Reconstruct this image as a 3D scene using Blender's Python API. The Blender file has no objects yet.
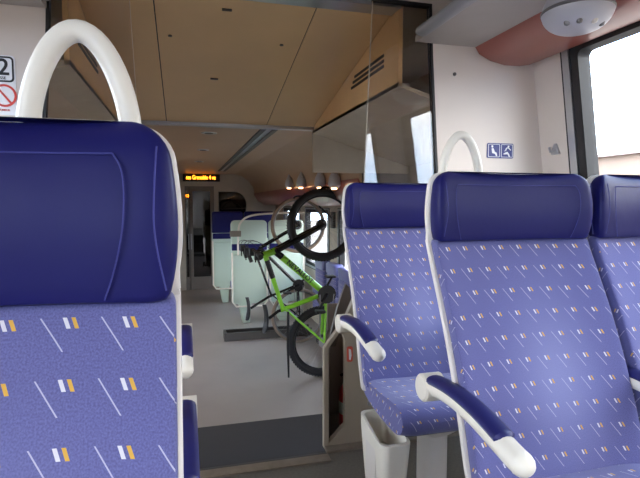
import bpy, math, random
from mathutils import Vector, Matrix
from mathutils.geometry import tessellate_polygon
random.seed(4)
S = bpy.context.scene
COL = S.collection
PI = math.pi
EYE = 1.13            # camera height over the raised floor
LOW = -0.57           # height of the lower floor
CX = 0.27             # centre line of the carriage
# ------------------------------------------------------------------ camera
cd = bpy.data.cameras.new('camera'); cam = bpy.data.objects.new('camera', cd); COL.objects.link(cam)
cam.location = (0, 0, EYE)
cam.rotation_euler = (math.radians(90 - 4.1), 0, math.radians(-15.1))
cd.sensor_width = 36; cd.lens = 28.1; cd.clip_start = 0.02; cd.clip_end = 500
S.camera = cam
# ------------------------------------------------------------------ sky
W = bpy.data.worlds.new('sky'); S.world = W; W.use_nodes = True
nt = W.node_tree; nt.nodes.clear()
def N(t, typ, **k):
    n = t.nodes.new(typ)
    for a, b in k.items(): setattr(n, a, b)
    return n
out = N(nt, 'ShaderNodeOutputWorld'); bg = N(nt, 'ShaderNodeBackground'); bg.inputs[1].default_value = 9.0
tc = N(nt, 'ShaderNodeTexCoord'); nz = N(nt, 'ShaderNodeTexNoise'); nz.inputs['Scale'].default_value = 2.2; nz.inputs['Detail'].default_value = 5
cr = N(nt, 'ShaderNodeValToRGB')
cr.color_ramp.elements[0].position = .42; cr.color_ramp.elements[0].color = (.40, .60, .95, 1)
cr.color_ramp.elements[1].position = .58; cr.color_ramp.elements[1].color = (1, .97, .93, 1)
nt.links.new(tc.outputs['Generated'], nz.inputs['Vector']); nt.links.new(nz.outputs['Fac'], cr.inputs['Fac'])
nt.links.new(cr.outputs['Color'], bg.inputs[0]); nt.links.new(bg.outputs[0], out.inputs[0])
S.view_settings.view_transform = 'Standard'; S.view_settings.look = 'None'; S.view_settings.gamma = 1
S.view_settings.use_curve_mapping = False
S.view_settings.exposure = 0.55
S.cycles.max_bounces = 10; S.cycles.diffuse_bounces = 6; S.cycles.transparent_max_bounces = 12
S.cycles.use_denoising = True; S.cycles.sample_clamp_indirect = 6
S.cycles.caustics_reflective = False; S.cycles.caustics_refractive = False

# ------------------------------------------------------------------ materials
def lin(c):
    return tuple(((v / 255) / 12.92 if v / 255 <= .04045 else ((v / 255 + .055) / 1.055) ** 2.4) for v in c)
def mat(name, rgb, rough=.5, metal=0, noise=0, nscale=8, bump=0, bscale=200, spec=.5, emit=0, coat=0):
    m = bpy.data.materials.new(name); m.use_nodes = True; t = m.node_tree
    b = t.nodes['Principled BSDF']; c = lin(rgb) + (1,)
    b.inputs['Base Color'].default_value = c; b.inputs['Roughness'].default_value = rough
    b.inputs['Metallic'].default_value = metal; b.inputs['Specular IOR Level'].default_value = spec
    b.inputs['Coat Weight'].default_value = coat
    if emit: b.inputs['Emission Color'].default_value = c; b.inputs['Emission Strength'].default_value = emit
    tc = N(t, 'ShaderNodeTexCoord')
    if noise:
        n = N(t, 'ShaderNodeTexNoise'); n.inputs['Scale'].default_value = nscale; n.inputs['Detail'].default_value = 4
        t.links.new(tc.outputs['Object'], n.inputs['Vector'])
        r = N(t, 'ShaderNodeMapRange'); r.inputs[1].default_value = .3; r.inputs[2].default_value = .7
        r.inputs[3].default_value = 1 - noise; r.inputs[4].default_value = 1 + noise
        t.links.new(n.outputs['Fac'], r.inputs[0])
        x = N(t, 'ShaderNodeVectorMath', operation='SCALE'); x.inputs[0].default_value = c[:3]
        t.links.new(r.outputs[0], x.inputs['Scale']); t.links.new(x.outputs[0], b.inputs['Base Color'])
    if bump:
        n = N(t, 'ShaderNodeTexNoise'); n.inputs['Scale'].default_value = bscale; n.inputs['Detail'].default_value = 3
        t.links.new(tc.outputs['Object'], n.inputs['Vector'])
        u = N(t, 'ShaderNodeBump'); u.inputs['Strength'].default_value = bump; u.inputs['Distance'].default_value = .004
        t.links.new(n.outputs['Fac'], u.inputs['Height']); t.links.new(u.outputs[0], b.inputs['Normal'])
    return m
def glass(name, refl, tint=(1, 1, 1), rough=0.0):
    m = bpy.data.materials.new(name); m.use_nodes = True; t = m.node_tree; t.nodes.clear()
    o = N(t, 'ShaderNodeOutputMaterial'); mx = N(t, 'ShaderNodeMixShader')
    a = N(t, 'ShaderNodeBsdfTransparent'); a.inputs[0].default_value = tint + (1,)
    g = N(t, 'ShaderNodeBsdfGlossy'); g.inputs['Roughness'].default_value = rough
    f = N(t, 'ShaderNodeLayerWeight'); f.inputs[0].default_value = .5
    p = N(t, 'ShaderNodeMath', operation='POWER'); p.inputs[1].default_value = 5; t.links.new(f.outputs['Facing'], p.inputs[0])
    k = N(t, 'ShaderNodeMath', operation='MULTIPLY_ADD'); k.inputs[1].default_value = 1 - .04 * refl; k.inputs[2].default_value = .04 * refl; k.use_clamp = True
    t.links.new(p.outputs[0], k.inputs[0]); t.links.new(k.outputs[0], mx.inputs[0])
    t.links.new(a.outputs[0], mx.inputs[1]); t.links.new(g.outputs[0], mx.inputs[2]); t.links.new(mx.outputs[0], o.inputs[0])
    return m
def fabric():
    m = mat('seat_fabric', (118, 122, 196), .9, spec=.2); t = m.node_tree; b = t.nodes['Principled BSDF']
    uv = N(t, 'ShaderNodeUVMap'); uv.uv_map = 'UVMap'
    sp = N(t, 'ShaderNodeSeparateXYZ'); t.links.new(uv.outputs[0], sp.inputs[0])
    def M(op, a, c=None, d=None):
        n = N(t, 'ShaderNodeMath', operation=op)
        for i, v in enumerate((a, c, d)):
            if v is None: continue
            if isinstance(v, (int, float)): n.inputs[i].default_value = v
            else: t.links.new(v, n.inputs[i])
        return n.outputs[0]
    v0 = M('FLOORED_MODULO', sp.outputs[1], .053)
    u = M('FLOORED_MODULO', M('ADD', sp.outputs[0], M('MULTIPLY', sp.outputs[1], -.01)), .057); v = v0
    def stroke(x0, dx, h, hw):
        tt = M('DIVIDE', M('SUBTRACT', .047, v), h)
        on = M('MULTIPLY', M('GREATER_THAN', tt, 0), M('LESS_THAN', tt, 1))
        d = M('ABSOLUTE', M('SUBTRACT', M('SUBTRACT', u, x0), M('MULTIPLY', tt, dx)))
        return M('MULTIPLY', on, M('LESS_THAN', d, hw))
    l = stroke(.007, .022, .030, .0008); w = stroke(.029, .0042, .010, .0020); y = stroke(.037, .0042, .010, .0020)
    n = N(t, 'ShaderNodeTexNoise'); n.inputs['Scale'].default_value = 520; n.inputs['Detail'].default_value = 3
    t.links.new(uv.outputs[0], n.inputs['Vector'])
    base = N(t, 'ShaderNodeMix', data_type='RGBA')
    base.inputs[6].default_value = lin((84, 85, 134)) + (1,); base.inputs[7].default_value = lin((108, 109, 164)) + (1,)
    r = N(t, 'ShaderNodeMapRange'); r.inputs[1].default_value = .3; r.inputs[2].default_value = .7
    t.links.new(n.outputs['Fac'], r.inputs[0]); t.links.new(r.outputs[0], base.inputs[0])
    # soft paler patches near the middle of the backrest and the cushion
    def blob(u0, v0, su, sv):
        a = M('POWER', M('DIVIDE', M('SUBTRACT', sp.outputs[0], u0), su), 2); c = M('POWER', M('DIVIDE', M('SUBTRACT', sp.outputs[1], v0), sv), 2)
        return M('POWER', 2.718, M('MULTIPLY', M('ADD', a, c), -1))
    pale_fac = M('MULTIPLY', M('ADD', blob(.175, .68, .11, .16), blob(.155, .14, .16, .12)), .55)
    pale_mix = N(t, 'ShaderNodeMix', data_type='RGBA'); t.links.new(pale_fac, pale_mix.inputs[0]); t.links.new(base.outputs[2], pale_mix.inputs[6]); pale_mix.inputs[7].default_value = lin((150, 154, 200)) + (1,)
    cur = pale_mix.outputs[2]
    for f, c in ((l, (182, 180, 206)), (w, (214, 212, 222)), (y, (214, 168, 76))):
        k = N(t, 'ShaderNodeMix', data_type='RGBA'); t.links.new(f, k.inputs[0]); t.links.new(cur, k.inputs[6])
        k.inputs[7].default_value = lin(c) + (1,); cur = k.outputs[2]
    t.links.new(cur, b.inputs['Base Color'])
    bu = N(t, 'ShaderNodeBump'); bu.inputs['Strength'].default_value = .25; bu.inputs['Distance'].default_value = .001
    t.links.new(n.outputs['Fac'], bu.inputs['Height']); t.links.new(bu.outputs[0], b.inputs['Normal'])
    b.inputs['Sheen Weight'].default_value = .25
    return m
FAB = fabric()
NAVY = mat('navy_leather', (25, 25, 88), .46, bump=.3, bscale=14, spec=.22)
NPAD = mat('navy_armrest_pad', (28, 30, 92), .4)
STI = mat('blue_stitching', (58, 60, 128), .8)
SHELL = mat('white_seat_shell', (226, 220, 214), .35)
CREAM = mat('cream_plastic', (232, 226, 214), .35)
WALL = mat('warm_white_panel', (220, 210, 202), .5, noise=.03, nscale=3)
TAN = mat('tan_ceiling_panel', (206, 174, 130), .32, noise=.05, nscale=2.5, bump=.12, bscale=5)
TANL = mat('pale_tan_panel', (222, 184, 134), .4, noise=.04)
LOWC = mat('low_ceiling_panel', (178, 148, 118), .4, noise=.05, nscale=2)
GREY = mat('grey_panel', (190, 180, 164), .5, noise=.05)
GREYD = mat('dark_grey_trim', (70, 68, 68), .5)
RACK = mat('grey_rack', (172, 166, 160), .45, noise=.03)
ALU = mat('brushed_aluminium', (178, 180, 184), .28, metal=.9, bump=.1, bscale=60)
BLK = mat('black_rubber', (22, 22, 26), .55)
BLKG = mat('black_gloss', (18, 18, 22), .25)
COPPER = mat('copper_red_panel', (150, 84, 72), .3, noise=.06, nscale=4, coat=.3)
FLOORU = mat('grey_speckled_floor', (118, 114, 108), .5, noise=.12, nscale=90)
FLOORL = mat('pale_grey_floor', (156, 146, 140), .38, noise=.10, nscale=1.4)
MATM = mat('dark_floor_mat', (52, 48, 48), .9, noise=.2, nscale=160, bump=.5, bscale=300)
SILL = mat('worn_metal_sill', (150, 140, 128), .4, metal=.3, noise=.1, nscale=30)
BEIGE = mat('beige_partition', (176, 166, 150), .5, noise=.03)
DOORM = mat('grey_door_leaf', (120, 112, 104), .4)
GREEN = mat('lime_green_frame', (140, 214, 44), .3, coat=.5)
MINT = mat('mint_back_shell', (196, 214, 200), .4)
RED = mat('extinguisher_red', (206, 36, 34), .3)
TYRE_T = mat('tan_tyre', (140, 122, 106), .7)
STEEL = mat('spoke_steel', (150, 150, 152), .3, metal=.9)
RIM = mat('rim_alloy', (120, 118, 118), .35, metal=.6)
DOME = mat('pale_grey_dome', (190, 190, 196), .32)
LAMPG = mat('lit_spot', (255, 190, 130), .4, emit=6)
SIGNB = mat('navy_sign', (62, 68, 130), .5)
SIGNW = mat('white_sign', (235, 236, 240), .5)
SREDM = mat('red_marking', (206, 62, 54), .5)
LEDM = mat('orange_led', (255, 140, 30), .5, emit=5)
GL_W = glass('window_glass', 1.2, (.97, .98, .97))
GL_P = glass('partition_glass', 1.9, (.93, .90, .86), .0)
GL_D = glass('smoked_door_glass', 2.0, (.30, .30, .30))
OUTB = mat('pale_render_wall', (142, 124, 112), .9, noise=.1, nscale=.4)
OUTR = mat('roof_tiles', (92, 70, 62), .9, noise=.2, nscale=1)
OUTG = mat('track_ballast', (112, 104, 96), .9, noise=.2, nscale=2)

# ------------------------------------------------------------------ mesh helpers
class MB:
    def __init__(s): s.v = []; s.f = []; s.m = []; s.cur = 0
    def add(s, vs, fs):
        o = len(s.v); s.v += [tuple(p) for p in vs]
        s.f += [tuple(i + o for i in f) for f in fs]; s.m += [s.cur] * len(fs); return s
    def box(s, x0, x1, y0, y1, z0, z1):
        x0, x1 = sorted((x0, x1)); y0, y1 = sorted((y0, y1)); z0, z1 = sorted((z0, z1))
        return s.hexa([(x0, y0, z0), (x1, y0, z0), (x1, y1, z0), (x0, y1, z0), (x0, y0, z1), (x1, y0, z1), (x1, y1, z1), (x0, y1, z1)])
    def hexa(s, p):
        return s.add(p, [(0, 3, 2, 1), (4, 5, 6, 7), (0, 1, 5, 4), (1, 2, 6, 5), (2, 3, 7, 6), (3, 0, 4, 7)])
    def loft(s, rings, closed=True, cap=True):
        n = len(rings[0]); vs = [p for r in rings for p in r]; fs = []
        for i in range(len(rings) - 1):
            for j in range(n if closed else n - 1):
                k = (j + 1) % n
                fs.append((i * n + j, i * n + k, (i + 1) * n + k, (i + 1) * n + j))
        if cap:
            fs.append(tuple(range(n - 1, -1, -1))); fs.append(tuple((len(rings) - 1) * n + j for j in range(n)))
        return s.add(vs, fs)
    def tube(s, pts, r, seg=8, cyc=False, side=None, flat=1.0):
        P = [Vector(p) for p in pts]; n = len(P); rings = []; prev = None
        R = r if isinstance(r, (list, tuple)) else [r] * n
        for i in range(n):
            a = P[(i - 1) % n] if (cyc or i) else P[0]; b = P[(i + 1) % n] if (cyc or i < n - 1) else P[-1]
            t = (b - a).normalized()
            if side is not None: u = Vector(side)
            elif prev is None: u = t.orthogonal()
            else: u = prev
            u = (u - t * u.dot(t)); u = u.normalized() if u.length > 1e-6 else t.orthogonal().normalized()
            prev = u; w = t.cross(u)
            rings.append([P[i] + u * (R[i] * math.cos(q)) + w * (R[i] * flat * math.sin(q)) for q in (2 * PI * k / seg for k in range(seg))])
        if cyc: rings.append(rings[0]); return s.loft(rings, cap=False)
        return s.loft(rings)
    def prism(s, polys, f, d0, d1):
        """extrude 2-D outlines (first outer, rest holes); f(a,b,d) -> 3-D point"""
        flat = [p for q in polys for p in q]; tris = tessellate_polygon([[Vector((a, b, 0)) for a, b in q] for q in polys]); n = len(flat)
        vs = [f(a, b, d0) for a, b in flat] + [f(a, b, d1) for a, b in flat]; fs = []
        for t in tris: fs.append(tuple(t)); fs.append(tuple(i + n for i in reversed(t)))
        o = 0
        for q in polys:
            m = len(q)
            for i in range(m): j = (i + 1) % m; fs.append((o + i, o + j, o + j + n, o + i + n))
            o += m
        return s.add(vs, fs)
    def lathe(s, prof, c, ax='z', seg=24, M=None):
        rings = []
        for r, h in prof:
            ring = []
            for k in range(seg):
                a = 2 * PI * k / seg; x, y = r * math.cos(a), r * math.sin(a)
                p = {'z': (x, y, h), 'y': (x, h, y), 'x': (h, x, y)}[ax]
                ring.append((c[0] + p[0], c[1] + p[1], c[2] + p[2]))
            rings.append(ring)
        return s.loft(rings)
    def build(s, name, mats, parent=None, smooth=35, uv=None, bevel=0, sub=0):
        me = bpy.data.meshes.new(name); me.from_pydata(s.v, [], s.f)
        mats = mats if isinstance(mats, (list, tuple)) else [mats]
        for m in mats: me.materials.append(m)
        me.polygons.foreach_set('material_index', s.m); me.update()
        import bmesh
        bm = bmesh.new(); bm.from_mesh(me); bmesh.ops.recalc_face_normals(bm, faces=bm.faces); bm.to_mesh(me); bm.free()
        if uv:
            L = me.uv_layers.new(name='UVMap')
            for p in me.polygons:
                for li in p.loop_indices:
                    co = me.vertices[me.loops[li].vertex_index].co
                    L.data[li].uv = (co.y, co.z) if abs(p.normal.x) > .75 else uv(co)
        if smooth:
            me.polygons.foreach_set('use_smooth', [True] * len(me.polygons)); me.set_sharp_from_angle(angle=math.radians(smooth))
        o = bpy.data.objects.new(name, me); COL.objects.link(o)
        if parent: o.parent = parent
        if bevel:
            b = o.modifiers.new('bevel', 'BEVEL'); b.width = bevel; b.segments = 2; b.limit_method = 'ANGLE'; b.angle_limit = math.radians(40)
        return o
def tag(o, label=None, cat=None, group=None, kind=None):
    if label: o['label'] = label
    if cat: o['category'] = cat
    if group: o['group'] = group
    if kind: o['kind'] = kind
    return o
def empty(name, loc=(0, 0, 0)):
    o = bpy.data.objects.new(name, None); COL.objects.link(o); o.location = loc; o.empty_display_size = .1; return o
def struct(o, label, cat='wall'):
    return tag(o, label, cat, kind='structure')
def text(name, s, size, m, parent, mtx, ext=.001, sx=1.0):
    cu = bpy.data.curves.new(name, 'FONT'); cu.body = s; cu.size = size; cu.extrude = ext; cu.align_x = 'CENTER'; cu.align_y = 'CENTER'
    cu.offset = size * .012
    tmp = bpy.data.objects.new(name + '_curve', cu); COL.objects.link(tmp)
    dg = bpy.context.evaluated_depsgraph_get(); me = bpy.data.meshes.new_from_object(tmp.evaluated_get(dg))
    COL.objects.unlink(tmp); bpy.data.objects.remove(tmp); bpy.data.curves.remove(cu)
    me.transform(mtx @ Matrix.Diagonal((sx, 1, 1, 1))); me.materials.clear(); me.materials.append(m); me.name = name
    o = bpy.data.objects.new(name, me); COL.objects.link(o); o.parent = parent
    return o
FACE = Matrix(((1, 0, 0, 0), (0, 0, -1, 0), (0, 1, 0, 0), (0, 0, 0, 1)))   # text plane facing -Y
def XZ(y): return lambda a, b, d: (a, y + d, b)
def YZ(x): return lambda a, b, d: (x + d, a, b)
def rrect(a0, a1, b0, b1, r, n=5):
    P = []
    for cx, cy, s in ((a1 - r, b0 + r, -PI / 2), (a1 - r, b1 - r, 0), (a0 + r, b1 - r, PI / 2), (a0 + r, b0 + r, PI)):
        for k in range(n + 1):
            t = s + k * PI / 2 / n; P.append((cx + r * math.cos(t), cy + r * math.sin(t)))
    return P
def mx(x): return 2 * CX - x      # mirror across the carriage

# ------------------------------------------------------------------ structure: floors
Y0 = -3.0; YP = 2.15; YE = 10.05
b = MB(); b.box(mx(1.86), 1.86, Y0, 2.08, -.08, 0); b.hexa([(.60, 2.08, -.08), (1.86, 2.08, -.08), (1.86, 2.52, -.08), (.72, 2.52, -.08), (.60, 2.08, 0), (1.86, 2.08, 0), (1.86, 2.52, 0), (.72, 2.52, 0)]); b.box(mx(1.86), mx(.60), 2.08, 2.52, -.08, 0)
struct(b.build('floor', FLOORU), 'grey speckled raised floor under the rows of seats', 'floor')
b = MB(); b.box(mx(1.84), 1.84, 2.52, YE, LOW - .06, LOW); b.box(-.06, .60, 2.08, 2.52, LOW - .06, LOW)
struct(b.build('floor', FLOORL), 'pale grey vinyl floor of the lower bicycle area', 'floor')
b = MB(); b.box(-.06, .60, 2.08, 2.12, LOW, -.001); b.box(-.06, .60, 2.12, 2.40, LOW, LOW + .28)
struct(b.build('trim_1', GREYD), 'dark step going down from the raised floor', 'step')
b = MB(); b.box(-.06, .60, 2.03, 2.09, 0, .006); b.box(.60, 1.80, 2.10, 2.148, 0, .012)
struct(b.build('trim_2', SILL), 'worn metal sill along the edge of the raised floor', 'sill')
b = MB(); b.box(mx(1.6), 1.6, 3.0, 3.78, LOW, LOW + .006)
tag(b.build('floor_mat', MATM), 'dark grey mat across the floor below the step', 'mat')

# ------------------------------------------------------------------ side walls with windows
def wall_x(z, zl=.95, zh=1.85):
    if z <= zl: return 1.82
    return 1.82 - .178 * (z - zl)
def side_block(b, sgn, y0, y1, z0, z1, fx, th=.07):
    def X(z, t): x = fx(z) + t; return x if sgn > 0 else mx(x)
    b.hexa([(X(z0, 0), y0, z0), (X(z0, th), y0, z0), (X(z0, th), y1, z0), (X(z0, 0), y1, z0),
            (X(z1, 0), y0, z1), (X(z1, th), y0, z1), (X(z1, th), y1, z1), (X(z1, 0), y1, z1)])
def side_wall(sgn, y0, y1, z0, z1, wins, wz0, wz1, fx, m, name, label, kink=None):
    b = MB()
    if kink: side_block(b, sgn, y0, y1, z0, kink, fx); side_block(b, sgn, y0, y1, kink, wz0, fx)
    else: side_block(b, sgn, y0, y1, z0, wz0, fx)
    side_block(b, sgn, y0, y1, wz1, z1, fx)
    p = y0
    for a, c in wins:
        if a > p: side_block(b, sgn, p, a, wz0, wz1, fx)
        p = c
    if p < y1: side_block(b, sgn, p, y1, wz0, wz1, fx)
    return struct(b.build(name, m), label)
wn = [0]
def window(sgn, y0, y1, z0, z1, fx, label, trim=True):
    wn[0] += 1
    def f(a, bb, d):
        x = fx(bb) + d; return (x if sgn > 0 else mx(x), a, bb)
    root = MB().prism([rrect(y0, y1, z0, z1, .02), rrect(y0 + .045, y1 - .045, z0 + .045, z1 - .045, .03)], f, -.004, .06).build('window_%d' % wn[0], BLK)
    struct(root, label, 'window')
    MB().prism([rrect(y0 + .03, y1 - .03, z0 + .03, z1 - .03, .02)], f, .035, .041).build('pane', GL_W, root)
    if trim:
        MB().prism([rrect(y0 - .040, y1 + .040, z0 - .030, z1 + .022, .02), rrect(y0 - .001, y1 + .001, z0 - .001, z1 + .001, .02)], f, -.010, .0).build('metal_trim', ALU, root)
        MB().prism([rrect(y0 - .052, y1 + .052, z0 - .042, z1 + .030, .02), rrect(y0 - .0405, y1 + .0405, z0 - .0305, z1 + .0225, .02)], f, -.006, .0).build('rubber_seal', BLK, root)
    return root
NW = [(-2.75, -1.55), (-1.35, -.03), (.60, 1.91)]
for sgn, side in ((1, 'right'), (-1, 'left')):
    side_wall(sgn, Y0, 2.6, 0, 2.12, NW, .72, 1.84, wall_x, WALL, 'wall_' + side, 'pale %s side wall leaning inward above the seats' % side)
    for i, (a, c) in enumerate(NW):
        window(sgn, a, c, .72, 1.84, wall_x, ['rearmost window on the %s side behind the camera', 'middle window on the %s side behind the camera', 'large bright window beside the nearest seats on the %s side'][i] % side)
LW = [(2.75, 3.45), (4.45, 5.72), (6.18, 7.40), (7.85, 9.15)]
def low_x(z): return 1.78
for sgn, side in ((1, 'right'), (-1, 'left')):
    side_wall(sgn, 2.6, YE, LOW, 2.14, LW if sgn > 0 else LW[:3], .22, 1.04, low_x, GREY, 'wall_' + side, 'grey %s side wall of the lower bicycle area' % side)
    for i, (a, c) in enumerate(LW):
        if sgn < 0 and i == 3: continue  # farthest left window omitted; unseen wall kept solid to darken the far end
        window(sgn, a, c, .22, 1.04, low_x, ['entrance door window on the %s side of the lower area', 'nearest bicycle area window on the %s side', 'bright window behind the bicycle wheels on the %s side', 'farthest window on the %s side before the end doors'][i] % side)

# ------------------------------------------------------------------ end walls
b = MB()
dz = LOW + 2.03
b.prism([[(mx(1.84), LOW), (0.0, LOW), (0.0, dz), (.56, dz), (.56, LOW), (1.84, LOW), (1.84, 1.9), (mx(1.84), 1.9)],
         [(.64, .75), (1.16, .75)] + [(1.20 - .24 + .24 * math.cos(t), 1.10 + .26 * math.sin(t)) for t in (k * PI / 14 for k in range(8))] + [(.64, 1.36)]], XZ(YE), 0, .08)
struct(b.build('wall_back', GREY), 'grey end wall around the far sliding doors')
w = MB().prism([[(.66, .77), (1.16, .77)] + [(.95 + .23 * math.cos(t), 1.10 + .25 * math.sin(t)) for t in (k * PI / 14 for k in range(8))] + [(.66, 1.35)]], XZ(YE), .03, .036).build('window_20', GL_D)
struct(w, 'dark round cornered window in the end wall beside the far doors', 'window')
for i, (a, c, la) in enumerate(((.005, .075, 'narrow left leaf of the far glazed doors'), (.095, .555, 'wide right leaf of the far glazed doors'))):
    d = MB().prism([[(a, LOW), (c, LOW), (c, dz), (a, dz)], rrect(a + .012 + .04 * i, c - .012 - .06 * i, LOW + .25, dz - .10, .01)], XZ(YE), .01, .05).build('door_%d' % (i + 1), DOORM)
    struct(d, la, 'door')
    MB().prism([rrect(a + .008 + .04 * i, c - .008 - .06 * i, LOW + .24, dz - .09, .01)], XZ(YE), .025, .031).build('door_glass', GL_D, d)
    MB().box(c - .02 if i == 0 else a + .005, c - .01 if i == 0 else a + .018, YE - .01, YE + .009, LOW + .8, LOW + 1.1).build('door_handle', ALU, d)
b = MB().box(mx(1.84), 1.84, 11.6, 11.66, LOW, 1.9); b.box(mx(1.84), 1.84, YE + .08, 11.6, LOW - .06, LOW); b.box(mx(1.84), 1.84, YE + .08, 11.6, 1.84, 1.9)
b.box(mx(1.84), mx(1.80), YE + .08, 11.6, LOW, 1.84); b.box(1.80, 1.84, YE + .08, 11.6, LOW, 1.84)
struct(b.build('wall_end', mat('gangway_grey', (96, 98, 94), .5)), 'dim grey vestibule beyond the far doors')
b = MB().box(mx(1.9), 1.9, Y0 - .06, Y0, -.08, 2.2)
struct(b.build('wall_front', WALL), 'white end wall behind the camera')

# ------------------------------------------------------------------ ceilings
b = MB().box(mx(1.75), 1.75, Y0, 2.2, 2.12, 2.18)
struct(b.build('ceiling', mat('ceiling_white', (205, 200, 190), .5)), 'pale ceiling above the raised rows of seats', 'ceiling')
# sloped vestibule ceiling in three panels with dark seams
YA, YB, ZA, ZB = 2.24, 3.80, 2.03, 1.70
root = MB()
for x0, x1 in ((mx(.96), -.118), (-.112, .597), (.603, .96)):
    root.hexa([(x0, YA, ZA), (x1, YA, ZA), (x1, YB, ZB), (x0, YB, ZB), (x0, YA, ZA + .02), (x1, YA, ZA + .02), (x1, YB, ZB + .02), (x0, YB, ZB + .02)])
root = struct(root.build('ceiling', TAN, smooth=0), 'glossy tan sloping ceiling panels above the lower entrance', 'ceiling')
sl = (ZB - ZA) / (YB - YA)
def seam(x, r): return MB().hexa([(x - r, YA, ZA + .006), (x + r, YA, ZA + .006), (x + r, YB, ZB + .006), (x - r, YB, ZB + .006), (x - r, YA, ZA + .03), (x + r, YA, ZA + .03), (x + r, YB, ZB + .03), (x - r, YB, ZB + .03)])
for x in (-.115, .600): seam(x, .008).build('seam', BLK, root)
for x, y in ((-.055, 2.62), (.50, 2.62)):
    z = ZA + sl * (y - YA)
    MB().lathe([(.001, -.004), (.010, -.004), (.010, .004), (.001, .004)], (x, y, z), seg=12).build('fixing_screw', GREYD, root)
for x, y in ((.20, 2.36), (.18, 3.05)):
    z = ZA + sl * (y - YA)
    MB().box(x - .022, x + .022, y - .008, y + .008, z - .005, z + .003).build('latch', GREYD, root)
# tape-like bright edge strip where sloping ceiling meets the lower ceiling
b = MB().box(mx(.97), .97, YB - .05, YB + .02, ZB - .012, ZB + .012)
b.box(mx(.97), .97, YA - .07, YA + .03, ZA - .012, ZA + .05)
struct(b.build('trim_3', ALU), 'shiny metal strips edging the sloping ceiling', 'trim')
for sgn in (1, -1):
    def X(x): return x if sgn > 0 else mx(x)
    side = 'right' if sgn > 0 else 'left'
    # triangular cheek with louvre vent
    P = [(2.185, ZA + .01), (YA, ZA + .01), (YB, ZB + .01), (YB, ZB - .03), (2.185, ZB - .03)]
    c = MB().prism([P], YZ(X(.965)), 0, .02 * sgn).build('trim_%d' % (5 + sgn), TANL, smooth=0)
    struct(c, 'tan triangular side cheek with slotted vent on the %s of the entrance' % side, 'trim')
    zc = 1.80
    v = MB()
    for k in range(3):
        z0 = zc + k * .026
        v.prism([[(2.36, z0), (2.86 - .10 * (2 - k) * 0 - .03 * k, z0), (2.86 - .03 * k, z0 + .014), (2.36, z0 + .014)]], YZ(X(.965)), -.004 * sgn, 0)
    v.build('vent_slots', BLK, c)
    # grey outer header
    h = MB().hexa([(X(.965), 2.185, ZB - .03), (X(.965), YB, ZB - .03), (X(1.77), YB, 1.43), (X(1.77), 2.185, 1.43), (X(.965), 2.185, ZB - .01), (X(.965), YB, ZB - .01), (X(1.77), YB, 1.45), (X(1.77), 2.185, 1.45)])
    struct(h.build('trim_%d' % (9 + sgn), GREY), 'grey sloping header over the %s entrance door' % side, 'trim')
# lower saloon ceiling
b = MB().box(mx(.96), .96, YB, YE, ZB, ZB + .03)
for sgn in (1, -1):
    def X(x): return x if sgn > 0 else mx(x)
    prof = [(.96, ZB), (1.10, ZB - .03), (1.24, ZB - .14), (1.33, 1.44), (1.36, 1.28)]
    rings = [[(X(x), y, z) for x, z in prof] + [(X(x) + .02 * sgn, y, z + .03) for x, z in reversed(prof)] for y in (YB, YE)]
    b.loft(rings)
lc = struct(b.build('ceiling', LOWC), 'low tan ceiling over the bicycle area curving down at the sides', 'ceiling')
for y in (4.2, 5.55, 7.1):
    r_ = MB().lathe([(.03, -.004), (.062, -.006), (.066, .004), (.03, .004)], (.20, y, ZB)).build('downlight_ring', ALU, lc)
    MB().lathe([(.001, -.003), (.036, -.003), (.036, .002), (.001, .002)], (.20, y, ZB - .004)).build('downlight_lens', GREYD, r_)
b = MB().box(.57, .61, YB + .03, 9.0, ZB - .012, ZB); b.box(.66, .70, YB + .03, 9.0, ZB - .012, ZB)
rl = b.build('air_slot', GREYD, lc); MB().box(.61, .66, YB + .03, 9.0, ZB - .006, ZB).build('slot_strip', ALU, rl)
b = MB()
for sgn in (1, -1):
    def X(x): return x if sgn > 0 else mx(x)
    prof = [(1.34, 1.30), (1.42, 1.17), (1.55, 1.10), (1.78, 1.10)]
    b.loft([[(X(x), y, z) for x, z in prof] + [(X(x), y, z + .03) for x, z in reversed(prof)] for y in (YB, YE)])
struct(b.build('trim_11', COPPER), 'dark copper strips above the bicycle area windows', 'trim')
# bulkheads closing the gap above / beside
b = MB().box(mx(1.84), mx(.97), YB - .006, YB + .03, 1.37, 2.16); b.box(.97, 1.84, YB - .006, YB + .03, 1.37, 2.16); b.box(mx(.97), .97, YB, YB + .03, 1.74, 2.05)
b.box(mx(1.84), 1.84, YB + .03, YE + .08, 1.88, 1.92); b.box(mx(1.84), 1.84, 2.2, YB + .03, 2.10, 2.15)
struct(b.build('wall_bulkhead', GREY), 'grey bulkhead where the ceiling drops')

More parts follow.
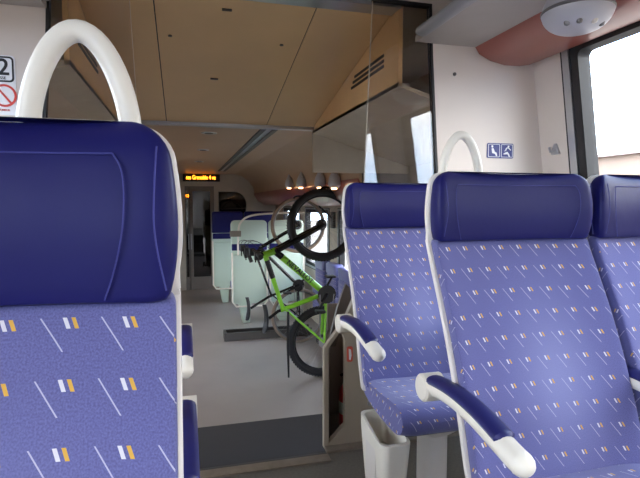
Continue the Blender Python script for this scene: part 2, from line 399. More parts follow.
# ------------------------------------------------------------------ partitions
for sgn in (1, -1):
    side = 'right' if sgn > 0 else 'left'
    def X(x): return x if sgn > 0 else mx(x) + (.085 if .75 < x < 1.3 else 0)
    P = [(X(1.155), 1.195), (X(1.84), 1.195), (X(1.84), 2.12), (X(.955), 2.12), (X(.955), 2.04), (X(1.105), 2.04), (X(1.115), 1.80)]
    struct(MB().prism([P], XZ(YP), 0, .03).build('wall_partition', WALL), 'white partition panel on the %s above the last row of seats' % side)
    P = [(X(.60), 0), (X(1.84), 0), (X(1.84), 1.19), (X(.84), 1.19), (X(.745), .70), (X(.70), .60), (X(.60), .47)]
    H = [(X(.622), .02), (X(.622), .47), (X(.67), .535), (X(.69), .53), (X(.70), .50), (X(.70), .10)]
    struct(MB().prism([P, H] if sgn > 0 else [P], XZ(YP), 0, .03).build('wall_partition', BEIGE), 'beige lower partition on the %s behind the last row of seats' % side)
    # glass screen
    g = empty('glass_screen', (0, 0, 0)); tag(g, 'clear glass screen with black edge on the %s of the aisle entrance' % side, 'glass screen')
    MB().prism([[(X(.79), 1.20), (X(1.150), 1.20), (X(1.110), 1.80), (X(1.100), 2.03), (X(.825), 2.03)]], XZ(YP + .006), 0, .008).build('glass_pane', GL_P, g)
    e = MB(); e.prism([[(X(1.150), 1.20), (X(1.162), 1.20), (X(1.122), 1.80), (X(1.112), 2.03), (X(1.100), 2.03), (X(1.110), 1.80)]], XZ(YP - .003), 0, .03)
    e.prism([[(X(.825), 2.028), (X(1.112), 2.028), (X(1.112), 2.042), (X(.825), 2.042)]], XZ(YP - .003), 0, .03)
    e.build('edge_strip', BLK, g)
    MB().prism([[(X(.789), 1.20), (X(.7902), 1.20), (X(.8262), 2.03), (X(.825), 2.03)]], XZ(YP + .004), 0, .012).build('polished_edge', GREY, g)
# niche box behind the partition opening
b = MB(); b.hexa([(.605, YP + .03, 0), (.617, YP + .03, 0), (.727, 2.50, 0), (.715, 2.50, 0), (.605, YP + .03, .46), (.617, YP + .03, .46), (.727, 2.50, .46), (.715, 2.50, .46)]); b.box(.715, .90, 2.50, 2.512, 0, .60); b.box(.89, .902, YP + .03, 2.50, 0, .60)
struct(b.build('trim_12', mat('niche_grey', (150, 138, 128), .6)), 'grey niche behind the opening in the beige partition', 'niche')
fe = empty('fire_extinguisher', (.785, 2.33, .0)); tag(fe, 'red fire extinguisher standing inside the niche of the beige partition', 'fire extinguisher')
MB().lathe([(.02, 0), (.05, .004), (.055, .02), (.055, .17), (.05, .205), (.03, .23), (.018, .24)], (0, 0, 0)).build('cylinder_body', RED, fe)
MB().lathe([(.0555, .08), (.0562, .081), (.0562, .14), (.0555, .141)], (0, 0, 0)).build('body_label', CREAM, fe)
MB().lathe([(.012, .24), (.018, .241), (.018, .275), (.01, .28)], (0, 0, 0)).build('valve', mat('blue_grey_valve', (70, 90, 120), .4), fe)
MB().tube([(0, 0, .27), (-.03, -.01, .285), (-.055, -.02, .28)], .007).build('squeeze_handle', BLK, fe)
MB().tube([(.01, 0, .255), (.045, -.03, .24), (.060, -.03, .18), (.062, -.028, .06)], .007).build('hose', BLK, fe)
# curved guard panel
gp = []
for k in range(9):
    t = k / 8; gp.append((.69 + .095 * t, .40 + .32 * t + .03 * math.sin(PI * t)))
P = gp + [(.805, .70), (.812, .62), (.78, .54), (.73, .40)]
tag(MB().prism([P], XZ(2.40), 0, .02).build('guard_panel', mat('brown_grey_guard', (112, 102, 96), .4)), 'dark grey curved guard panel rising behind the beige partition', 'guard panel')

# ------------------------------------------------------------------ luggage racks, copper coves, lamps
for sgn in (1, -1):
    side = 'right' if sgn > 0 else 'left'
    def X(x): return x if sgn > 0 else mx(x)
    lr = empty('luggage_rack', (X(1.3), 0, 1.86)); tag(lr, 'long grey luggage rack with rounded edge above the %s side seats' % side, 'luggage rack')
    def lf(prof, y0, y1): return MB().loft([[(X(x) - X(1.3), y, z - 1.86) for x, z in prof] for y in (y0, y1)])
    lf([(1.03, 1.865), (1.34, 1.865), (1.345, 1.89), (1.03, 1.89)], Y0 + .01, YP - .005).build('shelf_panel', RACK, lr)
    prof = [(1.012 + .036 * math.cos(t) * (1 if math.cos(t) < 0 else .8), 1.875 + .022 * math.sin(t)) for t in (2 * PI * k / 14 for k in range(14))]
    bb = lf(prof, Y0 + .01, 2.03); bb.loft([[(X(1.012 + (x - 1.012) * s) - X(1.3), y, (1.875 + (z - 1.875) * s) - 1.86) for x, z in prof] for y, s in ((2.03, 1), (2.05, .8), (2.055, .4))])
    bb.build('front_edge', mat('rack_edge_grey', (160, 162, 166), .35, metal=.3), lr)
    bot = [(1.335, 1.87), (1.36, 1.835), (1.42, 1.808), (1.50, 1.793), (1.58, 1.794), (1.64, 1.805), (1.655, 1.85)]
    lf(bot + [(1.655, 1.93), (1.335, 1.93)], Y0 + .01, YP - .005).build('copper_cove', COPPER, lr)
    st = MB()
    for k in range(3):
        st.loft([[(X(1.640 + .002 * k) - X(1.3), y, 1.797 + .012 * k - 1.86), (X(1.632 + .002 * k) - X(1.3), y, 1.797 + .012 * k - 1.86), (X(1.632 + .002 * k) - X(1.3), y, 1.804 + .012 * k - 1.86), (X(1.640 + .002 * k) - X(1.3), y, 1.804 + .012 * k - 1.86)] for y in (Y0 + .01, 1.45)])
    st.build('cream_ridges', CREAM, lr)
def reading_lamp(x, y, z, s, label, lit=False, grp=None):
    r = empty('reading_lamp', (x, y, z)); tag(r, label, 'lamp', grp)
    n = 14; prof = [(.001, -.5)] + [(math.sin(PI / 2 * k / n) ** .8, -.5 * math.cos(PI / 2 * k / n)) for k in range(1, n + 1)] + [(.96, .12), (.80, .42), (.40, .55), (.001, .56)]
    MB().lathe([(a * .13 * s, h * .17 * s) for a, h in prof], (0, 0, 0), seg=36).build('dome', DOME, r)
    MB().lathe([(.128 * s, -.010), (.1325 * s, -.006), (.1325 * s, .0), (.128 * s, .004)], (0, 0, 0), seg=36).build('seam_ring', RIM, r)
    for k, a in enumerate((-2.7, -2.2, -1.55, -.9)):
        q = (.085 * s * math.cos(a), .085 * s * math.sin(a), -.060 * s)
        MB().lathe([(.001, -.016 * s), (.009 * s, -.013 * s), (.013 * s, -.002 * s), (.014 * s, .012)], q, seg=14).build('spot_nozzle', CREAM if k == 2 else RIM, r)
    return r
reading_lamp(1.335, 1.50, 1.80, .90, 'large pale grey dome with reading spots under the right luggage rack')
reading_lamp(mx(1.345), 1.50, 1.80, .90, 'pale grey dome with reading spots under the left luggage rack')
for y, z, la in ((4.30, 1.31, 'nearest'), (4.80, 1.33, 'second nearest'), (5.63, 1.355, 'third nearest'), (6.30, 1.37, 'farthest')):
    r = empty('spot_lamp', (1.295, y, z)); tag(r, 'small pointed grey lamp glowing over the bicycle area, %s of the four' % la, 'lamp', 'pointed lamps over the bicycle area')
    MB().lathe([(.001, -.05), (.035, -.047), (.055, -.025), (.060, 0), (.048, .05), (.024, .10), (.004, .14)], (0, 0, 0)).build('lamp_shade', DOME, r)
    MB().lathe([(.001, -.060), (.024, -.058), (.028, -.044), (.001, -.044)], (-.008, -.015, 0)).build('lit_bulb', LAMPG, r)

# ------------------------------------------------------------------ signs
sg = empty('seat_sign', (1.49, YP - .002, 1.385)); tag(sg, 'small navy double pictogram sign on the white partition', 'sign')
MB().prism([rrect(-.073, .073, -.036, .036, .008)], XZ(0), -.002, .002).build('sign_plate', SIGNB, sg)
def poly(pts, name='figure', m=SIGNW, par=sg, dx=0): return MB().prism([[(a + dx, c) for a, c in pts]], XZ(0), -.004, -.0022).build(name, m, par)
for dx in (-.036, .036):
    MB().prism([rrect(dx - .032, dx + .032, -.031, .031, .004), rrect(dx - .030, dx + .030, -.029, .029, .003)], XZ(0), -.0036, -.0022).build('square_outline', SIGNW, sg)
poly([(-.012, .010), (-.002, .012), (.006, -.006), (.016, -.010), (.020, -.026), (.014, -.027), (.008, -.016), (-.008, -.012)], dx=-.038)
poly([(-.013, .023), (-.010, .026), (-.004, .024), (-.003, .017), (-.008, .013), (-.013, .016)], 'figure_head', dx=-.038)
poly([(-.016, -.004), (-.004, .002), (.0, .012), (.008, .012), (.020, .002), (.022, .006), (.008, .018), (-.004, .016), (-.010, .004)], dx=.036)
poly([(-.018, -.012), (.002, -.004), (.012, -.014), (.018, -.028), (.011, -.028), (.004, -.016), (-.018, -.018)], 'figure_leg', dx=.036)
poly([(.002, .020), (.006, .026), (.012, .025), (.013, .019), (.008, .016)], 'figure_head', dx=.036)
sg2 = empty('class_sign', (-.690, YP - .002, 1.60)); tag(sg2, 'white sign with a black number 2 above a red crossed circle', 'sign')
MB().prism([rrect(-.085, .085, -.14, .08, .012)], XZ(0), -.001, .002).build('sign_plate', SIGNW, sg2)
MB().prism([rrect(-.080, .080, -.018, .076, .014), rrect(-.074, .074, -.012, .070, .010)], XZ(0), -.003, -.0012).build('black_outline', BLK, sg2)
text('number_two', '2', .085, BLK, sg2, Matrix.Translation((.045, -.002, .034)) @ FACE)
text('class_word', 'CLASSE', .014, BLK, sg2, Matrix.Translation((.030, -.002, -.004)) @ FACE)
rr = [(.045 + .042 * math.cos(2 * PI * k / 28), -.068 + .042 * math.sin(2 * PI * k / 28)) for k in range(28)]
ri = [(.045 + .034 * math.cos(2 * PI * k / 28), -.068 + .034 * math.sin(2 * PI * k / 28)) for k in range(28)]
MB().prism([rr, ri], XZ(0), -.003, -.0012).build('red_circle', SREDM, sg2)
MB().prism([[(.018, -.040), (.024, -.036), (.072, -.096), (.066, -.100)]], XZ(0), -.0032, -.0012).build('red_bar', SREDM, sg2)
text('small_print', 'NON FUMEUR', .010, SREDM, sg2, Matrix.Translation((.030, -.002, -.122)) @ FACE)
st = empty('sticker', (.722, YP - .002, .435)); tag(st, 'red sticker beside the niche opening on the beige partition', 'sticker')
MB().prism([rrect(-.014, .014, -.036, .036, .008)], XZ(0), -.001, .002).build('sticker_plate', mat('salmon_red', (220, 96, 80), .5), st)
MB().prism([[(-.006, .026), (.005, .022), (.008, -.006), (.003, -.028), (-.004, -.024)]], XZ(0), -.003, -.0012).build('white_arrow', SIGNW, st)
hk = empty('coat_hook', (wall_x(1.385) - .020, 2.045, 1.385)); tag(hk, 'small metal coat hook on the side wall beside the window', 'hook')
MB().prism([[(-.030, -.022), (.022, -.022), (.026, -.010), (.004, .030), (-.010, .030)]], YZ(0), -.008, .012).build('hook_plate', ALU, hk, bevel=.003)
MB().tube([(-.006, 0, .0), (-.03, 0, -.01), (-.036, 0, .012)], .006).build('hook_peg', ALU, hk)
sc = MB().lathe([(.001, -.004), (.008, -.004), (.009, .001), (.001, .001)], (1.235, YP, 1.735), ax='y', seg=12).build('screw_head', GREYD)
tag(sc, 'small dark screw in the white partition near the glass', 'screw')
# LED display
ld = empty('led_display', (.31, YE - .03, 1.625)); tag(ld, 'black display with scrolling orange letters above the far doors', 'display')
MB().box(-.34, .36, -.02, .025, -.075, .065).build('display_case', BLK, ld)
text('led_text', 'ses Grenoble 4 ve', .115, LEDM, ld, Matrix.Translation((0, -.024, .0)) @ FACE, sx=.66)
ld2 = empty('led_display', (.045, YE - .0, 1.27)); tag(ld2, 'tiny orange lit indicator on the left far door', 'display')
MB().box(-.04, .06, -.02, .008, -.045, .045).build('display_case', BLK, ld2)
text('led_text', '12', .075, LEDM, ld2, Matrix.Translation((0, -.024, 0)) @ FACE, sx=.9)

# ------------------------------------------------------------------ seats
def rec(z):                       # front line of the reclined backrest
    return -.215 * (1.03 - z) / .53 - .018 * math.sin(PI * max(0, min(1, (z - .5) / .5)))
def ring(hw, yf, yb, z, conc=0, n=.34, N_=48, xc=0):
    P = []
    for k in range(N_):
        a = 2 * PI * k / N_; c, s_ = math.cos(a), math.sin(a)
        x = hw * math.copysign(abs(c) ** n, c); q = math.copysign(abs(s_) ** n, s_)
        y = (yf + yb) / 2 + (yb - yf) / 2 * q
        if q < 0: y += conc * (1 - min(1, abs(x / hw)) ** 3.0) * min(1, -q * 1.2)
        P.append((x + xc, y, z))
    return P
def zs(z0, z1, r, n=16, rb=.01):
    L = [(z0 + rb * (1 - math.cos(t)) * 0 + rb * math.sin(t) * 1, rb * (1 - math.sin(t))) for t in (k * PI / 2 / 3 for k in range(4))]
    L = [(z0, rb), (z0 + rb * .3, rb * .3), (z0 + rb, 0)]
    L += [(z0 + rb + (z1 - r - z0 - rb) * k / n, 0) for k in range(1, n + 1)]
    L += [(z1 - r + r * math.sin(t), r * (1 - math.cos(t))) for t in (k * PI / 2 / 7 for k in range(1, 7))] + [(z1, r * .92)]
    return L
def hr_front(x, z):
    t = (z - 1.03) / .183
    y = -.016 + .012 * t + .014 * math.sin(PI * min(1, max(0, t))) * -1
    hw = hr_hw(z)
    return y + .030 * (1 - min(1, abs(x / hw)) ** 3.0)
def hr_hw(z):
    t = (z - 1.03) / .183
    return .251 + .012 * math.sin(PI * min(1, max(0, t)) ** .8)
def make_seat(label, side=-1, handle=True, stitch=True, ax=.276):
    """origin on the floor below the headrest; seat faces -Y; side = armrest side"""
    r = empty('train_seat'); tag(r, label, 'seat')
    # backrest
    rings = [ring(.259 - i * .6, rec(z) + i, rec(z) + .052 - i * .5, z, .034, n=.28) for z, i in zs(.46, 1.034, .012, 20)]
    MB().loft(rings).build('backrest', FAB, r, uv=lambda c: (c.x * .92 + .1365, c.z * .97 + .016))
    # headrest
    rings = [ring(hr_hw(z) - i, hr_front(hr_hw(z), z) + i * .8, .062 - i * .8, z, .030, n=.42) for z, i in zs(1.03, 1.213, .038, 12, .008)]
    h = MB().loft(rings).build('headrest', NAVY, r)
    if stitch:
        m = MB()
        for s in (-1, 1):
            P = [(.198, 1.178), (.207, 1.165), (.210, 1.14), (.207, 1.10), (.196, 1.06), (.186, 1.035)]
            m.tube([(s * a, hr_front(a, c) - .0006, c) for a, c in smooth2(P)], .0010, 5)
            P = [(.243, 1.185), (.240, 1.15), (.238, 1.10), (.250, 1.045)]
            m.tube([(s * a, hr_front(a, c) - .0006, c) for a, c in smooth2(P)], .0010, 5)
        m.tube([(x, hr_front(x, 1.178) - .0006, 1.178) for x in [-.198 + .396 * k / 20 for k in range(21)]], .0010, 5)
        m.build('stitching', STI, h)
    # shell
    def shell_f(z): return (rec(z) if z < 1.03 else .0) + .046
    rings = [ring(.264 - i, shell_f(z) + .0, shell_f(z) + .022, z, 0, n=.25) for z, i in zs(.44, 1.03, .001, 8, .01)[:-7]]
    rings += [ring((.264 if z < 1.05 else hr_hw(z) + .005) - i, .042, .066, z, 0, n=.25) for z, i in zs(1.035, 1.212, .034, 8, .001)]
    MB().loft(rings).build('back_shell', SHELL, r)
    MB().loft([ring(.225 - i, max(rec(z), -.25) + .055, max(rec(z) if z < 1.0 else 0, -.25) + .115 - i * .5, z, 0, n=.3) for z, i in zs(.44, 1.17, .05, 8, .03)]).build('rear_cover', SHELL, r)
    # cushion: profile in y-z lofted along x
    prof = []
    base = [(-.15, .425), (-.15, .49), (-.30, .487), (-.44, .502), (-.495, .500), (-.522, .475), (-.525, .44), (-.505, .405), (-.46, .392), (-.30, .395)]
    base = chaikin(base, 2)
    cy, cz = -.33, .445; rings = []
    for k in range(17):
        x = -.25 + .5 * k / 16; e = min(k, 16 - k); s = {0: .86, 1: .97}.get(e, 1)
        sag = -.010 * (1 - abs(x / .25) ** 2)
        rings.append([(x, cy + (y - cy) * (1 - (1 - s) * .35), cz + (z - cz) * s + (sag if z > .46 else 0)) for y, z in base])
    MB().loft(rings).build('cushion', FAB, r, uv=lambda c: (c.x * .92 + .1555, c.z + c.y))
    MB().hexa([(-.19, -.42, .36), (.19, -.42, .36), (.19, -.08, .36), (-.19, -.08, .36), (-.20, -.44, .394), (.20, -.44, .394), (.20, -.06, .42), (-.20, -.06, .42)]).build('seat_pan', GREYD, r, bevel=.008)
    p = MB(); p.loft([ring(w, -.27 - d, -.27 + d, z, 0, n=.5, N_=20) for z, w, d in ((0, .09, .14), (.03, .085, .13), (.05, .045, .06), (.30, .045, .06), (.35, .09, .12))])
    p.build('pedestal', SHELL, r)
    # armrest
    X0 = side * ax
    path = smooth3([(X0, .005, .655), (X0, -.05, .664), (X0, -.13, .670), (X0, -.22, .664), (X0, -.30, .648), (X0, -.355, .636), (X0, -.382, .634)])
    n = len(path); R = [.026] * n
    R = [.0245] * n; R[0] = .012; R[1] = .021; path = path[:-1] + [tuple(Vector(path[-2]).lerp(Vector(path[-1]), q)) for q in (.3, .6)]
    ye = -.398; path = [q for q in path if q[1] > -.372] + [(X0, ye + .026 - .026 * math.sin(a), .6335 - .001 * a) for a in (.05, .4, .75, 1.05, 1.3, 1.5)]
    R = [.012, .021] + [.0250] * (len(path) - 8) + [.0255 * math.cos(a) for a in (.05, .4, .75, 1.05, 1.3, 1.5)]
    a = MB().tube(path, R, 16, side=(1, 0, 0), flat=.95).build('armrest', CREAM, r)
    pth = [(q[0], q[1], q[2] + .016) for q in path if -.330 < q[1] < -.015]
    RR = [.0255] * len(pth); RR[0] = .018; RR[-1] = .016
    MB().tube(pth, RR, 14, side=(1, 0, 0), flat=.55).build('armrest_pad', NPAD, a)
    MB().lathe([(.001, -.029), (.031, -.029), (.036, -.024), (.036, .027), (.001, .027)], (X0, -.005, .652), ax='x').build('pivot_cap', CREAM, a)
    if handle:
        xc = side * (.166 if side > 0 else .164); hh = .103 if side > 0 else .108; wv = .049 if side > 0 else .055; m = MB(); P = []
        for k in range(25):
            t = PI * k / 24
            P.append((xc - wv * math.cos(t) * (.80 + .20 * (1 - math.sin(t))) * 1.02, .057, 1.205 + hh * math.sin(t) ** .9))
        P = [(P[0][0] - .002, .057, 1.198)] + P + [(P[-1][0] + .002, .057, 1.198)]
        m.tube(P, .0115, 14); m.tube([(xc - .056, .057, 1.211), (xc + .056, .057, 1.211)], .007, 10)
        m.build('grab_handle', CREAM, r)
    for o in r.children_recursive:
        arm = o.name.split('.')[0] in ('armrest', 'armrest_pad', 'pivot_cap', 'grab_handle')
        for v in o.data.vertices: v.co.x = v.co.x - side * .021 if arm else v.co.x * .92
    return r
def chaikin(P, n, closed=True):
    for _ in range(n):
        Q = []; L = len(P)
        rng = range(L) if closed else range(L - 1)
        if not closed: Q.append(P[0])
        for i in rng:
            a, c = P[i], P[(i + 1) % L]
            Q.append(tuple(u * .75 + v * .25 for u, v in zip(a, c))); Q.append(tuple(u * .25 + v * .75 for u, v in zip(a, c)))
        if not closed: Q.append(P[-1])
        P = Q
    return P
def smooth2(P): return chaikin(P, 3, False)
smooth3 = smooth2
def copy_tree(o, parent=None):
    c = o.copy(); COL.objects.link(c)
    if parent: c.parent = parent
    for ch in list(o.children): copy_tree(ch, c)
    return c
def put(o, x, y, label=None, group=None):
    o.location = (x, y, 0)
    if label: o['label'] = label
    if group: o['group'] = group
    return o
A = make_seat('x', -1, True); B = make_seat('x', 1, True)
C = make_seat('x', -1, False); D = make_seat('x', -1, False, ax=.259)
put(A, .866, 1.16, 'whole patterned blue seat with grab handle, right of the aisle', 'patterned seats right of the aisle')
put(D, 1.370, 1.16, 'patterned blue seat cut by the right edge, beside the window', 'patterned seats right of the aisle')
put(C, .860, 1.88, 'blue seat without handle in front of the beige partition, above the white bin', 'patterned seats right of the aisle')
put(copy_tree(D), 1.364, 1.88, 'blue seat hidden in the corner between window and white partition', 'patterned seats right of the aisle')
put(B, -.249, .522, 'very close blue seat with white grab handle filling the left edge', 'patterned seats left of the aisle')
put(copy_tree(B), -.264, 1.16, 'seat behind the close left one, only its lower navy armrest seen', 'patterned seats left of the aisle')
put(copy_tree(B), -.264, 1.88, 'last left seat, only its upper small navy armrest seen', 'patterned seats left of the aisle')

# bin beneath the seat
bn = empty('waste_bin', (.652, 1.56, 0)); tag(bn, 'white tapered waste bin under the seat by the aisle', 'bin')
def br(s, z, t=0, dz=0):
    return [(x * s + t, y * s, z + (dz if y < 0 else 0)) for x, y in rrect(-.054, .054, -.115, .115, .03)]
m = MB(); m.loft([br(.55, .0), br(.70, .06), br(.88, .22), br(1.0, .34), br(1.0, .375, 0, -.03), br(.86, .375, 0, -.03), br(.80, .26)], cap=False)
m.add(br(.55, .0), [tuple(range(len(br(1, 0))))]); m.add(br(.80, .26), [tuple(range(len(br(1, 0))))])
m.build('bin_body', CREAM, bn)
MB().prism([rrect(-.045, .045, .08, .31, .02)], YZ(-.052), 0, .012).build('bin_flap', SHELL, bn, bevel=.003)
rt = MB().box(.80, 1.32, 2.10, 2.12, .20, .222)
tag(rt.build('seat_rail', ALU), 'thin metal rail low behind the seat legs', 'rail')

# ------------------------------------------------------------------ bicycle-area furniture
def far_seat(x0, x1, y, top, label):
    r = empty('seat_pair', ((x0 + x1) / 2, y, LOW)); tag(r, label, 'seat')
    w = (x1 - x0) / 2
    for s in (-1, 1):
        c = s * w / 2
        m = MB().loft([ring(w / 2 - .01 - i, -.03, .05, z, 0, n=.3, N_=28, xc=c) for z, i in zs(.62, top, .06, 6, .02)]); m.build('back_shell', MINT, r)
        MB().loft([ring(w / 2 - .03 - i, -.05 + i, .02, z, 0, n=.3, N_=28, xc=c) for z, i in zs(.28, top - .47, .03, 4, .03)]).build('lower_shell', MINT, r)
        P = [(c - w / 2 + .02, -.06, top - .45), (c - w / 2 + .02, -.06, .32), (c - w / 2 + .07, -.06, .25), (c + w / 2 - .07, -.06, .25), (c + w / 2 - .02, -.06, .32), (c + w / 2 - .02, -.06, top - .45)]
        MB().tube(P, .013).build('tube_frame', CREAM, r)
        MB().box(c - w / 2 + .02, c + w / 2 - .02, -.055, .0, top - .42, top - .33).build('navy_band', NAVY, r, bevel=.01)
        MB().box(c - w / 2 + .03, c + w / 2 - .03, .05, .45, .45, .55).build('cushion', FAB, r, uv=lambda q: (q.x, q.y), bevel=.02)
        MB().hexa([(c - .10, -.02, .0), (c + .0, -.02, .0), (c + .0, .2, 0), (c - .10, .2, 0), (c - .15, -.04, .3), (c + .02, -.04, .3), (c + .02, .3, .3), (c - .15, .3, .3)]).build('foot', MINT, r, bevel=.01)
    return r
far_seat(.60, 1.66, 7.05, 1.46, 'pair of mint backed seats behind the bicycles')
fs = far_seat(.42, 1.5, 8.6, 1.52, 'farther pair of seats with navy headrests near the end doors')
for s in (-1, 1):
    MB().loft([ring(.26 - i, -.06 + i, .06, z, 0, N_=24, xc=s * .27) for z, i in zs(1.20, 1.56, .04, 4)]).build('headrest', NAVY, fs)
gr = empty('grab_rail', (.70, 6.95, LOW)); tag(gr, 'curved cream grab rail arching over the mint seat backs', 'rail')
MB().tube(smooth3([(0, 0, .98), (0, 0, 1.30), (.03, 0, 1.44), (.15, 0, 1.53), (.45, 0, 1.56), (.95, 0, 1.57)]), .014).build('rail_tube', CREAM, gr)
MB().box(-.11, .04, -.03, .0, 1.24, 1.32).build('small_plate', mat('plate_grey', (130, 122, 108), .5), gr)
pf = empty('bicycle_rack_base', (.80, 6.30, LOW)); tag(pf, 'low dark metal rail on the floor under the bicycles', 'rack base')
m = MB(); m.box(-.36, .75, -.16, -.13, 0, .10); m.box(-.36, .75, .02, .05, 0, .10); m.box(-.36, -.33, -.13, .02, 0, .10); m.build('rail_frame', mat('dark_steel', (84, 80, 78), .4, metal=.5), pf)
MB().box(-.33, .75, -.13, .02, .0, .05).build('rail_channel', BLK, pf)
for i, y in enumerate((4.75, 5.25, 5.75, 6.3)):
    r = empty('folding_seat', (1.72, y, LOW))
    tag(r, 'folded lavender backed seat below the right window, %s of the row' % ['nearest', 'second', 'third', 'last'][i], 'folding seat', 'folded seats under the right window')
    MB().loft([[(q[1] - .0, q[0], q[2]) for q in ring(.21 - j, -.04 + j, .07, z, 0, N_=28)] for z, j in zs(.50, .84, .03, 5)]).build('backrest', FAB, r, uv=lambda q: (q.y, q.z))
    MB().loft([[(q[1] - .0, q[0], q[2]) for q in ring(.215 - j, -.045 + j, .07, z, 0, N_=28)] for z, j in zs(.84, .97, .03, 4)]).build('headrest', mat('lavender_vinyl', (96, 96, 150), .35), r)
    MB().box(-.075, -.042, -.19, .19, .30, .62).build('folded_cushion', FAB, r, uv=lambda q: (q.y, q.z), bevel=.015)
    MB().box(-.02, .07, -.05, .05, 0, .50).build('wall_bracket', GREYD, r)

# ------------------------------------------------------------------ bicycles (hung upright: front wheel up)
def bicycle(label, X0, Y, Z0, g, fm, tm, thick, rr):
    r = empty('bicycle', (X0, Y, Z0)); tag(r, label, 'bicycle')
    def T(u, v, w=0): return (-v, -w, u)
    def tb(path, rad, seg=10): return MB().tube([T(*p) for p in path], rad, seg)
    # wheels
    def wheel(cu, cv, knob):
        c = (cu, cv)
        n = 56; ty = MB().tube([T(cu + (rr - thick) * math.cos(2 * PI * k / n), cv + (rr - thick) * math.sin(2 * PI * k / n)) for k in range(n)], thick, 10, cyc=True)
        o = ty.build('wheel', tm, r)
        if knob:
            kn = MB()
            for k in range(72):
                a = 2 * PI * k / 72
                for w in (-.010, .010):
                    aa = a + (w > 0) * .04
                    p = Vector(T(cu + (rr - .002) * math.cos(aa), cv + (rr - .002) * math.sin(aa), w)); kn.box(p.x - .005, p.x + .005, p.y - .005, p.y + .005, p.z - .005, p.z + .005)
            kn.build('tyre_knobs', tm, o)
        n = 48; r2 = rr - 2 * thick - .004
        MB().tube([T(cu + r2 * math.cos(2 * PI * k / n), cv + r2 * math.sin(2 * PI * k / n)) for k in range(n)], .009, 8, cyc=True).build('rim', RIM if not knob else BLK, o)
        sp = MB()
        for k in range(28):
            a = 2 * PI * k / 28; w = .03 if k % 2 else -.03; q = a + (.5 if k % 4 < 2 else -.5)
            sp.tube([T(cu + .022 * math.cos(q), cv + .022 * math.sin(q), w), T(cu + r2 * math.cos(a), cv + r2 * math.sin(a), 0)], .0011, 4)
        sp.build('spokes', STEEL, o)
        MB().tube([T(cu, cv, -.055), T(cu, cv, .055)], [.018, .018], 12).build('hub', BLK, o)
        MB().lathe([(.02, 0), (.055, 0), (.055, .002), (.02, .002)], T(cu, cv, -.04), ax='y', seg=28).build('brake_disc', GREYD, o)
    wb = g['wb']; wheel(0, 0, g['knob']); wheel(wb, 0, g['knob'])
    bb, sj, hl, hu = g['bb'], g['sj'], g['hl'], g['hu']
    fr = MB()
    def seg(a, c, ra, wa=0, wc=0): fr.tube([T(a[0], a[1], wa), T(c[0], c[1], wc)], ra, 12)
    ex = lambda a, c, t: (a[0] + (c[0] - a[0]) * t, a[1] + (c[1] - a[1]) * t)
    seg(bb, ex(bb, sj, 1.06), g['t'] * .85); seg(sj, hu, [g['t'] * .75, g['t']]); seg(bb, hl, g['t'] * 1.25)
    seg(ex(hl, hu, -.12), ex(hl, hu, 1.12), g['t'] * 1.25); seg(ex(bb, hl, 0), ex(bb, hl, .02), g['t'] * 1.5)
    for s in (-1, 1):
        seg(bb, (0, 0), [g['t'] * .6, g['t'] * .45], s * .035, s * .062); seg(ex(sj, bb, .04), (0, 0), [g['t'] * .5, g['t'] * .42], s * .02, s * .062)
    fr.tube([T(bb[0], bb[1], -.04), T(bb[0], bb[1], .04)], .026, 14)
    F = fr.build('frame', fm, r)
    if g['text']:
        d = Vector((hl[0] - bb[0], hl[1] - bb[1])); mid = ex(bb, hl, .52)
        o3 = Vector(T(mid[0], mid[1], g['t'] * 1.25 + .0015)); ux = Vector(T(*(-d.normalized()))) ; ux = Vector((ux.x, 0, ux.z)).normalized(); nn = Vector((0, -1, 0)); uy = nn.cross(ux)
        Mx = Matrix(((ux.x, uy.x, nn.x, o3.x), (ux.y, uy.y, nn.y, o3.y), (ux.z, uy.z, nn.z, o3.z), (0, 0, 0, 1)))
        text('frame_lettering', g['text'], .068, BLK, F, Mx, ext=.003, sx=.95)
        for aa, cc in ((.86, .97),):
            MB().tube([T(*ex(bb, hl, aa), .004), T(*ex(bb, hl, cc), .004)], g['t'] * 1.28, 12).build('black_panel', BLKG, F)
        MB().tube([T(*ex(hu, sj, .10), .004), T(*ex(hu, sj, .42), .004)], g['t'] * .98, 12).build('black_panel', BLKG, F)
    # fork
    fk = MB(); cr_ = ex(hl, hu, -.22)
    for s in (-1, 1):
        fk.tube([T(*cr_, s * .055), T(wb * .5 + cr_[0] * .5, cr_[1] * .5, s * .058), T(wb, 0, s * .058)], [g['fk'], g['fk'], g['fk'] * .7], 10)
    fk.tube([T(*cr_, -.06), T(*cr_, .06)], g['fk'] * 1.1, 10); fk.tube([T(*cr_), T(*ex(hl, hu, .2))], .018, 10)
    fk.build('fork', g['fkm'], r)
    # stem, bars
    hb = g['hb']; H = MB(); H.tube([T(*ex(hl, hu, 1.1)), T(*hb)], .017, 10)
    if g['flat']: P = [T(hb[0] - .02, hb[1] - .01, -.33), T(hb[0], hb[1], -.12), T(hb[0], hb[1], .12), T(hb[0] - .02, hb[1] - .01, .33)]
    else: P = [T(hb[0] - .12, hb[1] - .02, -.25), T(hb[0] - .03, hb[1] + .01, -.22), T(hb[0], hb[1], -.08), T(hb[0], hb[1], .08), T(hb[0] - .03, hb[1] + .01, .22), T(hb[0] - .12, hb[1] - .02, .25)]
    H.tube(smooth3(P), .0125, 10); HB = H.build('handlebar', BLKG, r)
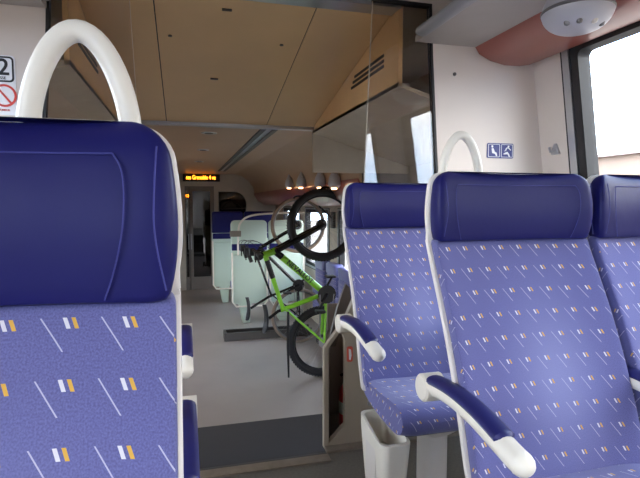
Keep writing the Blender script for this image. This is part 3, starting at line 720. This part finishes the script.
    for s in (0, -1):
        e, e2 = Vector(P[s]), Vector(P[1 if s == 0 else -2]); d = (e2 - e).normalized()
        MB().tube([e - d * .01, e + d * .12], .022, 12).build('grip', BLK, HB)
        q = e + d * .14
        MB().tube([q, q + Vector((-.02, 0, -.03)), q + Vector((-.03, 0, -.06)) - d * .06], .006, 6).build('brake_lever', BLKG, HB)
        MB().box(q.x - .03, q.x + .03, q.y - .025, q.y + .025, q.z - .055, q.z + .02).build('shifter', BLK, HB, bevel=.006)
    cb = MB()
    for s in (-1, 1):
        cb.tube(smooth3([T(hb[0], hb[1], s * .18), T(hb[0] + .06, hb[1] + .10, s * .12), T(hb[0] + .12, hb[1] + .02, s * .03), T(*ex(hl, hu, .0), s * .02), T(hl[0] - .06, hl[1] - .02, s * .02)]), .0028, 5)
    cb.build('cables', BLK, r)
    # saddle
    sd = g['sd']; MB().tube([T(*ex(bb, sj, .9)), T(*ex(bb, sj, 1.12)), T(sd[0], sd[1] - .03)], .0145, 10).build('seat_post', BLKG, r)
    L = .135; rings = []
    for k in range(13):
        t = k / 12; u = sd[0] - L + 2 * L * t; hw = .072 * (1 - t) ** .9 + .018 if t > .25 else .072 + .012 * math.sin(t * 4 * PI / 2); hw *= (.55 if k in (0,) else 1) * (.5 if k == 12 else 1)
        rings.append([T(u, sd[1] + (.012 * math.cos(a) if math.cos(a) > 0 else .028 * math.cos(a)) + (.02 * (.5 - t) ** 2 * 4), hw * math.sin(a)) for a in (2 * PI * j / 16 for j in range(16))])
    MB().loft(rings).build('saddle', BLK, r)
    # cranks
    c = MB().lathe([(.03, 0), (g['cr'], 0), (g['cr'], .004), (.03, .004)], T(bb[0], bb[1], .055), ax='y', seg=36)
    for k in range(36):
        a = 2 * PI * k / 36; q = T(bb[0] + g['cr'] * math.cos(a), bb[1] + g['cr'] * math.sin(a), .054); c.box(q[0] - .004, q[0] + .004, q[1] - .001, q[1] + .002, q[2] - .004, q[2] + .004)
    CR = c.build('chainring', BLKG, r)
    ca = g['ca']
    for s in (1, -1):
        e = (bb[0] + s * .17 * math.cos(ca), bb[1] + s * .17 * math.sin(ca))
        MB().tube([T(*bb, s * .05), T(*bb, s * .07), T(*e, s * .075)], [.014, .014, .010], 8).build('crank_arm', BLKG, r)
        q = T(*e, s * .13); MB().box(q[0] - .045, q[0] + .045, q[1] - .045, q[1] + .045, q[2] - .012, q[2] + .012).build('pedal', BLK, r, bevel=.005)
    ch = MB()
    for v in (.8, -.8): ch.tube([T(bb[0], bb[1] + v * g['cr'], .057), T(0, v * .05, .05)], .0035, 5)
    ch.build('chain', STEEL, r)
    MB().lathe([(.02, 0), (.055, 0), (.03, .025), (.02, .025)], T(0, 0, .062), ax='y', seg=24).build('cassette', STEEL, r)
    MB().tube([T(-.0, -.02, .06), T(.03, -.08, .06), T(-.0, -.14, .055)], .009, 8).build('derailleur', BLK, r)
    return r
gb = bicycle('lime green mountain bicycle hung upright with black knobbly tyres', 1.28, 4.65, LOW + .351,
             dict(wb=1.14, knob=True, bb=(.47, -.03), sj=(.335, .39), hl=(.90, .47), hu=(.865, .56), t=.0255, text='NEVALLOT', fk=.025, fkm=BLKG,
                  hb=(.90, .66), flat=True, sd=(.255, .56), cr=.088, ca=2.6), GREEN, BLK, .034, .350)
MB().tube([(-.36, -.09, .33), (-.365, -.10, .0), (-.36, -.10, -.30)], [.011, .014, .008], 8).build('hanging_strap', BLK, gb)
bicycle('dark bicycle with thin tan tyres hung behind the green one', 1.31, 5.86, LOW + .336,
        dict(wb=1.10, knob=False, bb=(.38, .01), sj=(.26, .33), hl=(.83, .46), hu=(.76, .51), t=.016, text=None, fk=.013, fkm=BLKG,
             hb=(.83, .62), flat=False, sd=(.12, .61), cr=.07, ca=2.0), BLKG, TYRE_T, .017, .336)
for y, zt, la in ((4.65, LOW + .351 + 1.14 + .350, 'green'), (5.86, LOW + .336 + 1.10 + .336, 'dark')):
    h = empty('bicycle_hook', (1.28, y, zt)); tag(h, 'dark wall hook holding the upper wheel of the %s bicycle' % la, 'hook')
    MB().tube(smooth3([(.49, .05, -.28), (.30, .05, -.10), (.10, .04, .012), (.0, .0, .012), (-.03, -.04, -.01)]), .011).build('hook_arm', BLK, h)
    MB().box(.46, .50, .0, .10, -.38, -.18).build('wall_plate', GREYD, h, bevel=.004)

# ------------------------------------------------------------------ outside
b = MB().box(-60, 60, -60, 80, -1.75, -1.7)
tag(b.build('ground', OUTG), 'pale ground beside the track outside', 'ground', kind='structure')
bd = empty('long_building', (26, 20, -1.7)); tag(bd, 'long pale low building outside the right window', 'building')
MB().box(-4, 4, -50, 35, 0, 5.3).build('walls', OUTB, bd)
MB().hexa([(-4.4, -50.3, 5.3), (4.4, -50.3, 5.3), (4.4, 35.3, 5.3), (-4.4, 35.3, 5.3), (-.2, -50.3, 6), (.2, -50.3, 6), (.2, 35.3, 6), (-.2, 35.3, 6)]).build('roof', OUTR, bd)
